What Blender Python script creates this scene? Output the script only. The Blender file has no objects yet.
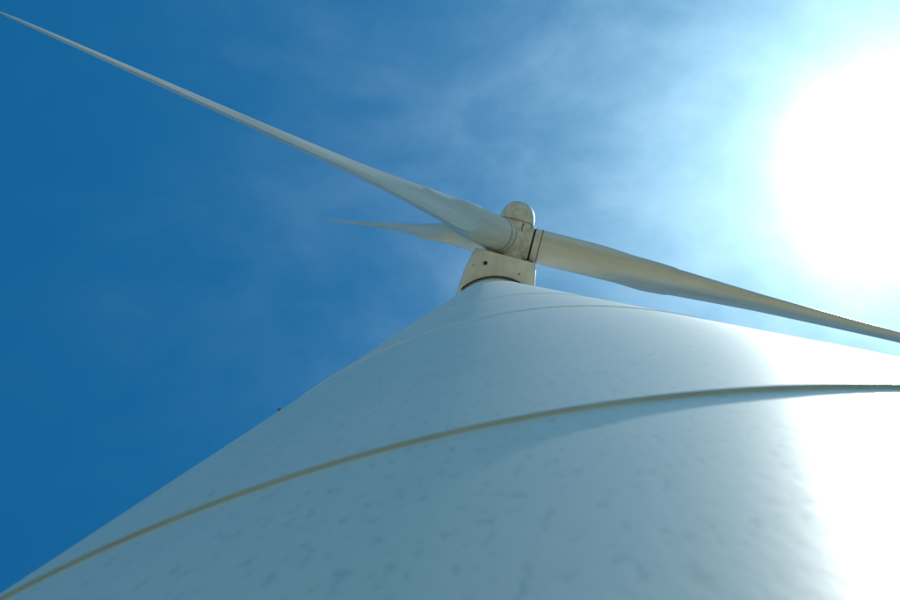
import bpy, bmesh, math, random
import numpy as np
from mathutils import Vector, Matrix
random.seed(4)
sc=bpy.context.scene
sc.view_settings.view_transform='Standard'
sc.view_settings.look='None'
sc.view_settings.exposure=0
CAMH=1.5
# ------------------------------------------------------------ survey values
F=1155.3; A_,B_=-0.0490,0.0246
D_,PHI=3.0244,-1.7635
R0,RT,HT=2.8005,1.7273,40.0
SEAMS=[1.7107,6.1086,10.15,20.5,30.5]
PSI,OV,RISE,TH,BL,TILT,CONE=1.8340,3.1607,1.7832,-0.0725,21.6478,0.0807,0.0096
def rotm(a,b):
    Bm=Matrix(((-1,0,0),(0,1,0),(0,0,-1)))
    return Bm@Matrix.Rotation(a,3,'X')@Matrix.Rotation(b,3,'Y')
M=rotm(A_,B_)
AX=Vector((math.cos(PHI)*D_,math.sin(PHI)*D_,0))
def rad(z): return R0+(RT-R0)*z/HT      # z relative to the camera
# ------------------------------------------------------------ materials
def newmat(name):
    m=bpy.data.materials.new(name); m.use_nodes=True
    nt=m.node_tree; return m,nt,nt.nodes['Principled BSDF']
def N(nt,t,**k):
    n=nt.nodes.new(t)
    for a,v in k.items(): setattr(n,a,v)
    return n
def mapping(nt,scale,src='Object'):
    tc=N(nt,'ShaderNodeTexCoord'); mp=N(nt,'ShaderNodeMapping')
    mp.inputs['Scale'].default_value=scale
    nt.links.new(tc.outputs[src],mp.inputs['Vector']); return mp
def noise(nt,mp,scale,detail=4,rough=.55):
    n=N(nt,'ShaderNodeTexNoise'); n.inputs['Scale'].default_value=scale
    n.inputs['Detail'].default_value=detail; n.inputs['Roughness'].default_value=rough
    nt.links.new(mp.outputs[0],n.inputs['Vector']); return n
def ramp(nt,src,stops):
    r=N(nt,'ShaderNodeValToRGB'); cr=r.color_ramp
    while len(cr.elements)<len(stops): cr.elements.new(.5)
    for e,(p,c) in zip(cr.elements,stops): e.position=p; e.color=(*c,1)
    nt.links.new(src,r.inputs[0]); return r
def mult(nt,a,b,fac=1.0):
    m=N(nt,'ShaderNodeMix',data_type='RGBA',blend_type='MULTIPLY'); m.inputs[0].default_value=fac
    nt.links.new(a,m.inputs[6]); nt.links.new(b,m.inputs[7]); return m.outputs[2]

def paint_tower():
    m,nt,b=newmat('tower_white_paint')
    mp=mapping(nt,(1,1,.30))
    n1=noise(nt,mp,64,3,.5)
    spots=ramp(nt,n1.outputs[0],[(.31,(.62,.73,.77)),(.43,(1,1,1))])
    mp2=mapping(nt,(1,1,.06)); n2=noise(nt,mp2,7,5,.6)
    streak=ramp(nt,n2.outputs[0],[(.3,(.93,.95,.94)),(.62,(1,1,1))])
    mp3=mapping(nt,(1,1,1)); n3=noise(nt,mp3,1.3,4,.6)
    patch=ramp(nt,n3.outputs[0],[(.35,(.95,.965,.965)),(.65,(1,1,1))])
    base=N(nt,'ShaderNodeRGB'); base.outputs[0].default_value=(.83,.87,.79,1)
    c=mult(nt,base.outputs[0],spots.outputs[0],.65); c=mult(nt,c,streak.outputs[0]); c=mult(nt,c,patch.outputs[0])
    nt.links.new(c,b.inputs['Base Color'])
    rr=ramp(nt,n1.outputs[0],[(.3,(.62,)*3),(.5,(.55,)*3)])
    nt.links.new(rr.outputs[0],b.inputs['Roughness'])
    b.inputs['Coat Weight'].default_value=.6; b.inputs['Coat Roughness'].default_value=.31
    bp=N(nt,'ShaderNodeBump'); bp.inputs['Strength'].default_value=.13; bp.inputs['Distance'].default_value=.0015
    nt.links.new(n1.outputs[0],bp.inputs['Height']); nt.links.new(bp.outputs[0],b.inputs['Normal'])
    nt.links.new(bp.outputs[0],b.inputs['Coat Normal'])
    return m
def paint(name,col,rough=.45,dirt=.8,scale=3,stretch=(1,1,1),spec=.5):
    m,nt,b=newmat(name)
    mp=mapping(nt,stretch); n=noise(nt,mp,scale,6,.62)
    r=ramp(nt,n.outputs[0],[(.33,(dirt,dirt*.97,dirt*.92)),(.62,(1,1,1))])
    base=N(nt,'ShaderNodeRGB'); base.outputs[0].default_value=(*col,1)
    nt.links.new(mult(nt,base.outputs[0],r.outputs[0]),b.inputs['Base Color'])
    b.inputs['Roughness'].default_value=rough; b.inputs['Specular IOR Level'].default_value=spec
    n2=noise(nt,mp,scale*9,3); bp=N(nt,'ShaderNodeBump'); bp.inputs['Strength'].default_value=.12; bp.inputs['Distance'].default_value=.01
    nt.links.new(n2.outputs[0],bp.inputs['Height']); nt.links.new(bp.outputs[0],b.inputs['Normal'])
    return m
MT=paint_tower()
MN=paint('nacelle_cream_paint',(.80,.77,.70),.5,.85,2.2)
MH=paint('hub_cream_paint',(.72,.69,.61),.5,.7,3.5)
MB=paint('blade_gelcoat',(.72,.70,.62),.38,.76,1.3,(1,1,.15))
MD=paint('dark_rubber_seal',(.035,.034,.032),.7,.7,6)
MS=paint('weathered_steel',(.30,.22,.15),.5,.6,8)
MJ=paint('seam_underside_shade',(.40,.49,.48),.6,.85,8)  # darker grey painting in the shadow line beneath the seam bead
MC=paint('foundation_concrete',(.36,.35,.32),.9,.7,3)
# ------------------------------------------------------------ helpers
root=bpy.data.objects.new('wind_turbine',None); sc.collection.objects.link(root)
root.location=(AX.x,AX.y,0)
def addobj(name,bm,mats,mw=None,smooth=True,parent=root):
    me=bpy.data.meshes.new(name); bmesh.ops.recalc_face_normals(bm,faces=bm.faces[:]); bm.to_mesh(me); bm.free()
    for m in (mats if isinstance(mats,list) else [mats]): me.materials.append(m)
    if smooth: 
        for p in me.polygons: p.use_smooth=True
    o=bpy.data.objects.new(name,me); sc.collection.objects.link(o)
    mw=mw or Matrix()
    if parent: 
        o.parent=parent; o.matrix_parent_inverse=Matrix.Translation((-AX.x,-AX.y,0))
    o.matrix_basis=mw
    return o
def revolve(prof,seg=64,cap=True):
    """prof: list of (r,z) - revolved about z"""
    bm=bmesh.new(); rings=[]
    for r,z in prof:
        rings.append([bm.verts.new((r*math.cos(2*math.pi*i/seg),r*math.sin(2*math.pi*i/seg),z)) for i in range(seg)])
    for a,b in zip(rings,rings[1:]):
        for i in range(seg):
            j=(i+1)%seg; bm.faces.new((a[i],a[j],b[j],b[i]))
    if cap:
        bm.faces.new(rings[0][::-1]); bm.faces.new(rings[-1])
    return bm
def box(bm,c,s,mi=0,bev=0):
    r=bmesh.ops.create_cube(bm,size=1,matrix=Matrix.Translation(c)@Matrix.Diagonal((*s,1)))
    vs=r['verts']
    es=list({e for v in vs for e in v.link_edges})
    fs={f for v in vs for f in v.link_faces}
    for f in fs: f.material_index=mi
    if bev:
        g=bmesh.ops.bevel(bm,geom=es,offset=bev,segments=3,profile=.5,affect='EDGES')
        for f in g['faces']: f.material_index=mi
def sharp(o,ang=35):
    me=o.data; bm=bmesh.new(); bm.from_mesh(me)
    for e in bm.edges:
        if len(e.link_faces)==2 and e.calc_face_angle(0)>math.radians(ang): e.smooth=False
    bm.to_mesh(me); bm.free()
# ------------------------------------------------------------ tower shell
prof=[]; seamrows=[]
def P(z,dr=0): prof.append((rad(z)+dr,z+CAMH))
P(-CAMH+.12); P(-1.2)
for h in SEAMS:
    t=.0072 if h<3 else .0035
    w=.009 if h<3 else .012
    P(h-w-.02); P(h-w-.003); P(h-w); seamrows.append(len(prof)-1); P(h-w+.001,t*.8); P(h-w+.004,t); P(h+w*.3,t); P(h+w,t*.25); P(h+w+.004); P(h+w+.03)
P(HT-.3);P(HT-.02);P(HT)
bm=revolve(prof,512)
bm.faces.ensure_lookup_table()
for rr in seamrows[:1]:
    for i in range(512):
        for k in (0,1): bm.faces[(rr+k)*512+i].material_index=1  # underside of the lowest bead gets the painted shadow colour
tower=addobj('tower',bm,[MT,MJ],Matrix.Translation(AX))
sharp(tower,30)
# foundation
bm=revolve([(R0+1.3,-.2),(R0+1.3,.1),(R0+1.2,.14),(.5,.14)],96)
o=addobj('foundation',bm,MC,Matrix.Translation(AX)); sharp(o)
# tower door on the far side
dang=PHI-.5
du=Vector((math.cos(dang),math.sin(dang),0)); ds=Vector((-du.y,du.x,0))
mw=Matrix.Translation(AX+du*(rad(0)+.02))@Matrix((( ds.x,du.x,0,0),(ds.y,du.y,0,0),(0,0,1,0),(0,0,0,1)))
bm=bmesh.new()
box(bm,(0,-.02,1.75),(1.06,.22,2.3),0,.03); box(bm,(0,.10,1.75),(.86,.05,2.1),1,.01); box(bm,(.3,.15,1.7),(.04,.05,.18),2,.008)
for k in range(5): box(bm,(0,.2+.26*(4-k)*.99,.05+.1*k+.05),(1.1,.25,.05),2,.006)
addobj('door',bm,[MT,MN,MS],mw,smooth=False)
# small lug on the tower skin
q=math.acos(R0/D_); lang=PHI+math.pi
def proj(p):
    v=M.transposed()@Vector(p); return (450+F*v.x/-v.z,300-F*v.y/-v.z)
al=max((lang+q,lang-q),key=lambda a:-proj(AX+Vector((math.cos(a)*2.6,math.sin(a)*2.6,5)))[0])
u=Vector((math.cos(al),math.sin(al),0))
bm=bmesh.new(); bmesh.ops.create_uvsphere(bm,u_segments=12,v_segments=8,radius=.009)
addobj('bolt_lug',bm,MS,Matrix.Translation(AX+u*(rad(5.07)+.004)+Vector((0,0,5.07+CAMH))))
# ------------------------------------------------------------ nacelle frame
n0=Vector((math.cos(PSI),math.sin(PSI),0)); up0=Vector((0,0,1)); s0=up0.cross(n0)
top=AX+Vector((0,0,HT+CAMH))
NF=Matrix(((s0.x,n0.x,0,top.x),(s0.y,n0.y,0,top.y),(0,0,1,top.z),(0,0,0,1)))
bm=revolve([(RT-.12,-.01),(RT-.12,.16),(RT-.3,.16),(RT-.3,.30)],96)
o=addobj('yaw_bearing',bm,MD,NF); sharp(o)
# nacelle body: cross-sections lofted from back to front, underside slightly raised at the nose
bm=bmesh.new()
secs=[(-5.2,1.0,.75,2.3),(-5.0,1.2,.55,2.6),(-3,1.35,.26,3.0),(0,1.38,.22,3.1),(1.7,1.28,.22,3.05),(2.35,1.15,.25,2.9),(2.55,1.07,.33,2.8)]
rings=[]
cx=-.30
for y,w,zb,zt in secs:
    pts=[]; r=.28
    c=cx if y>0 else cx*max(0,1+y/3)
    for qx,qz,a0 in ((1,1,0),(-1,1,90),(-1,-1,180),(1,-1,270)):
        ox=c+qx*(w-r); oz=(zt-r) if qz>0 else (zb+r)
        for k in range(6):
            a=math.radians(a0+k*18); pts.append((ox+r*math.cos(a),y,oz+r*math.sin(a)))
    rings.append([bm.verts.new(p) for p in pts])
for a,b in zip(rings,rings[1:]):
    for i in range(len(a)):
        j=(i+1)%len(a); bm.faces.new((a[i],b[i],b[j],a[j]))
bm.faces.new(rings[0]); bm.faces.new(rings[-1])
nac=addobj('nacelle',bm,MN,NF); sharp(nac,28)
bm=bmesh.new()
seg=80
for (ra,rb,za,zb) in ((RT+.06,RT+.11,.15,.225),):
    vs=[]
    for i in range(seg+1):
        a=math.radians(25+130*i/seg); ca,sa=math.cos(a),math.sin(a)
        vs.append([bm.verts.new((ra*ca+0,ra*sa,zb)),bm.verts.new((ra*ca,ra*sa,za)),bm.verts.new((rb*ca,rb*sa,za)),bm.verts.new((rb*ca,rb*sa,zb))])
    for a,b in zip(vs,vs[1:]):
        for i in range(3): bm.faces.new((a[i],b[i],b[i+1],a[i+1]))
for v in bm.verts: 
    if abs(v.co.x-cx)>1.2: v.co.x=cx+math.copysign(1.2,v.co.x-cx)
addobj('yaw_skirt',bm,MD,NF,smooth=False)
bm=bmesh.new()
for x,y,rr in ((-.62,2.12,.07),(.62,2.05,.025),(-1.0,1.95,.018)):
    bmesh.ops.create_cone(bm,cap_ends=True,segments=16,radius1=rr,radius2=rr,depth=.05,matrix=Matrix.Translation((cx+x,y,.225)))
addobj('underside_fittings',bm,MD,NF,smooth=False)
bm=bmesh.new()
box(bm,(0,-4.2,3.4),(.06,.06,1.0),0,.01); box(bm,(0,-4.2,3.9),(.9,.05,.05),0,.01)
for x in(-.4,.4): bmesh.ops.create_uvsphere(bm,u_segments=12,v_segments=8,radius=.1,matrix=Matrix.Translation((x,-4.2,4.0)))
addobj('wind_sensor_mast',bm,MS,NF,smooth=False)
# ------------------------------------------------------------ rotor frame
n=Vector((math.cos(PSI)*math.cos(TILT),math.sin(PSI)*math.cos(TILT),math.sin(TILT)))
up=(up0-n*n.z).normalized(); side=up.cross(n)
hub=AX+Vector((0,0,HT+RISE+CAMH))+n*OV-side*.20
def frame(x,y,z,o): return Matrix(((x.x,y.x,z.x,o.x),(x.y,y.y,z.y,o.y),(x.z,y.z,z.z,o.z),(0,0,0,1)))
HF=frame(up,side,n,hub)   # local z = rotor axis
if HF.determinant()<0: HF=frame(side,up,n,hub)
sp=[(.45,-.75),(.58,-.72),(.62,-.66),(.64,-.4),(.64,.70)]
for k in range(1,9):
    a=math.radians(k*11); sp.append((.10+.54*math.cos(a),.70+.72*math.sin(a)))
sp.append((.05,1.425))
bm=revolve(sp,72)
o=addobj('hub',bm,MH,HF); sharp(o,50)
bm=revolve([(.72,-.95),(.72,-.76),(.3,-.76)],48)
o=addobj('main_shaft_seal',bm,MD,HF); sharp(o)
# metal straps + bolts on the spinner
bm=bmesh.new()
for k in range(9):
    a=2*math.pi*(k+.3)/9
    R=Matrix.Rotation(a,4,'Z')
    b2=bmesh.new(); box(b2,(.645,0,.30),(.016,.06,.62),0,.004)
    for z in(.06,.6): bmesh.ops.create_cone(b2,cap_ends=True,segments=8,radius1=.035,radius2=.03,depth=.04,matrix=Matrix.Translation((.66,0,z))@Matrix.Rotation(math.pi/2,4,'Y'))
    b2.transform(R); me=bpy.data.meshes.new('t'); b2.to_mesh(me); b2.free(); bm.from_mesh(me); bpy.data.meshes.remove(me)
addobj('hub_straps',bm,MS,HF,smooth=False)
b=revolve([(.646,.68),(.654,.68),(.654,.705),(.646,.705)],72,False)
addobj('spinner_joint',b,MS,HF,smooth=False)
# ------------------------------------------------------------ blades
def interp(x,tab):
    for (a,va),(b,vb) in zip(tab,tab[1:]):
        if x<=b:
            t=(x-a)/(b-a); t=t*t*(3-2*t) if abs(vb-va)>0 and x<.25 else t
            return va+(vb-va)*t
    return tab[-1][1]
RD=1.24
CH=[(0,RD),(.05,RD),(.18,1.95),(.4,1.46),(.6,1.10),(.8,.78),(.93,.52),(.98,.34),(1,.12)]
TK=[(0,1.0),(.05,1.0),(.18,.42),(.4,.29),(.6,.24),(.8,.20),(1,.16)]
TW=[(0,30),(.05,30),(.18,25),(.4,16),(.6,12),(.8,9),(1,7)]
def blade_mesh(pitch=0):
    bm=bmesh.new(); ns=100; m=64; rings=[]
    r0=.86
    for i in range(ns+1):
        t=(i/ns); t=t**1.15
        c=interp(t,CH); tk=interp(t,TK); tw=math.radians(interp(t,TW)+pitch)
        bl=min(1,max(0,(t-.04)/.17)); bl=bl*bl*(3-2*bl)     # circle -> aerofoil
        ring=[]
        for k in range(m):
            a=2*math.pi*k/m
            cx_,cy_=.5*math.cos(a)*RD,.5*math.sin(a)*RD
            x=.5*(1+math.cos(a))     # 0 = leading edge, 1 = trailing
            yt=5*tk*(.2969*math.sqrt(x)-.126*x-.3516*x*x+.2843*x**3-.1036*x**4)
            camb=.035*4*x*(1-x)
            ax_=(.32-x)*c; ay_=(yt*(1 if a<math.pi else -1)+camb)*c
            px=(-cx_)*(1-bl)+ax_*bl; py=cy_*(1-bl)+ay_*bl
            X=px*math.cos(tw)-py*math.sin(tw); Y=px*math.sin(tw)+py*math.cos(tw)
            ring.append(bm.verts.new((X,Y,r0+t*(BL-r0))))
        rings.append(ring)
    for a,b in zip(rings,rings[1:]):
        for i in range(m):
            j=(i+1)%m; bm.faces.new((a[i],a[j],b[j],b[i]))
    bm.faces.new(rings[0]); bm.faces.new(rings[-1])
    return bm
for k in range(3):
    th=TH+k*2*math.pi/3
    e=(math.cos(CONE)*(math.cos(th)*side+math.sin(th)*up)+math.sin(CONE)*n).normalized()
    lead=(math.sin(th)*side-math.cos(th)*up)
    nn=(n-e*n.dot(e)).normalized()
    lead=(lead-e*lead.dot(e)-nn*lead.dot(nn)).normalized()
    BF=frame(lead,nn,e,hub)
    o=addobj('blade_%d'%(k+1),blade_mesh(),MB,BF); sharp(o,60)
    bm=revolve([(.50,.2),(.645,.2),(.645,.70),(.63,.72),(.50,.72)],56); o=addobj('blade_socket_%d'%(k+1),bm,MH,BF); sharp(o)
    bm=revolve([(.50,.715),(.60,.715),(.60,.80),(.5,.80)],56); o=addobj('blade_seal_%d'%(k+1),bm,MD,BF); sharp(o)
    bm=revolve([(.50,.795),(.64,.795),(.645,.81),(.645,.85),(.64,.865),(.5,.865)],56); o=addobj('blade_flange_%d'%(k+1),bm,MB,BF); sharp(o)
    bm=revolve([(.615,1.02),(.628,1.02),(.628,1.06),(.615,1.06)],56,False); addobj('blade_band_%d'%(k+1),bm,MS,BF,smooth=False)
# ------------------------------------------------------------ ground
m,nt,b=newmat('dry_grass_field')
mp=mapping(nt,(1,1,1)); a1=noise(nt,mp,.05,8,.6); a2=noise(nt,mp,6,6,.7)
r1=ramp(nt,a1.outputs[0],[(.35,(.16,.18,.12)),(.6,(.29,.29,.23))]); r2=ramp(nt,a2.outputs[0],[(.3,(.6,.6,.55)),(.7,(1,1,1))])
nt.links.new(mult(nt,r1.outputs[0],r2.outputs[0]),b.inputs['Base Color']); b.inputs['Roughness'].default_value=.95
bp=N(nt,'ShaderNodeBump'); bp.inputs['Distance'].default_value=.05; nt.links.new(a2.outputs[0],bp.inputs['Height']); nt.links.new(bp.outputs[0],b.inputs['Normal'])
bm=bmesh.new(); bmesh.ops.create_grid(bm,x_segments=80,y_segments=80,size=2500)
for v in bm.verts:
    r=v.co.length; v.co.z=(math.sin(v.co.x*.006)*math.cos(v.co.y*.0047))*max(0,r-150)*.01
addobj('ground',bm,m,parent=None)
# ------------------------------------------------------------ sun + sky
sv=M@Vector(((890-450)/F,(300-172)/F,-1)); sv.normalize()
elev=math.asin(sv.z); azi=math.atan2(sv.x,sv.y)
sl=bpy.data.lights.new('sun','SUN'); sl.energy=5.0; sl.angle=math.radians(.5); sl.color=(1,.98,.89)
so=bpy.data.objects.new('sun',sl); sc.collection.objects.link(so)
so.rotation_euler=sv.to_track_quat('Z','Y').to_euler()
w=bpy.data.worlds.new('World'); sc.world=w; w.use_nodes=True; nt=w.node_tree
bg=nt.nodes['Background']; L=nt.links
sky=N(nt,'ShaderNodeTexSky'); sky.sky_type='NISHITA'; sky.sun_disc=False
sky.sun_elevation=elev; sky.sun_rotation=azi; sky.air_density=1.0; sky.dust_density=.3; sky.ozone_density=2.0; sky.altitude=200
tc=N(nt,'ShaderNodeTexCoord')
tint=N(nt,'ShaderNodeVectorMath',operation='MULTIPLY'); L.new(sky.outputs[0],tint.inputs[0]); tint.inputs[1].default_value=(.06,.66,.90)
dt=N(nt,'ShaderNodeVectorMath',operation='DOT_PRODUCT'); L.new(tc.outputs['Generated'],dt.inputs[0]); dt.inputs[1].default_value=sv
def Mt(op,a,b=None,clamp=False):
    x=N(nt,'ShaderNodeMath',operation=op); x.use_clamp=clamp
    for i,v in enumerate((a,b)):
        if v is None: continue
        if isinstance(v,(int,float)): x.inputs[i].default_value=v
        else: L.new(v,x.inputs[i])
    return x.outputs[0]
# thin high cloud
mp=N(nt,'ShaderNodeMapping'); mp.inputs['Rotation'].default_value=(0,0,.6); mp.inputs['Scale'].default_value=(1,1.5,1); L.new(tc.outputs['Generated'],mp.inputs['Vector'])
cn=noise(nt,mp,6.0,9,.58); cn.inputs['Distortion'].default_value=.45
cw=noise(nt,mp,6.5,6,.6)
ang0=Mt('ARCCOSINE',Mt('MINIMUM',dt.outputs['Value'],.999999))
# haze patches make the glare ragged
ang=Mt('MULTIPLY',ang0,Mt('ADD',.62,Mt('MULTIPLY',cw.outputs[0],.76)))
def lobe(amp,s,p=1.0,a=None):
    q=Mt('POWER',Mt('DIVIDE',a or ang,s),p)
    return Mt('MULTIPLY',Mt('EXPONENT',Mt('MULTIPLY',q,-1.0)),amp)
cm=Mt('MULTIPLY',Mt('SUBTRACT',cn.outputs[0],.42),3.2,True)
veil=Mt('MULTIPLY',cm,lobe(1.0,.42,2.5,ang0))
glow=Mt('ADD',lobe(40,.050,2.0),Mt('ADD',lobe(8.5,.125,1.8),lobe(5.6,.20,1.4)))
glow=Mt('ADD',glow,Mt('MULTIPLY',veil,1.5))
gc=N(nt,'ShaderNodeVectorMath',operation='SCALE'); gc.inputs[0].default_value=(.80,1.0,1.04); L.new(glow,gc.inputs['Scale'])
ad=N(nt,'ShaderNodeVectorMath',operation='ADD'); L.new(tint.outputs[0],ad.inputs[0]); L.new(gc.outputs[0],ad.inputs[1])
L.new(ad.outputs[0],bg.inputs['Color']); bg.inputs['Strength'].default_value=.115
# ------------------------------------------------------------ camera
cd=bpy.data.cameras.new('camera'); co=bpy.data.objects.new('camera',cd); sc.collection.objects.link(co)
co.matrix_world=Matrix.Translation((0,0,CAMH))@M.to_4x4()
cd.sensor_width=36; cd.lens=F/900*36; cd.clip_start=.02; cd.clip_end=8000
cd.dof.use_dof=True; cd.dof.focus_distance=40; cd.dof.aperture_fstop=9
sc.camera=co
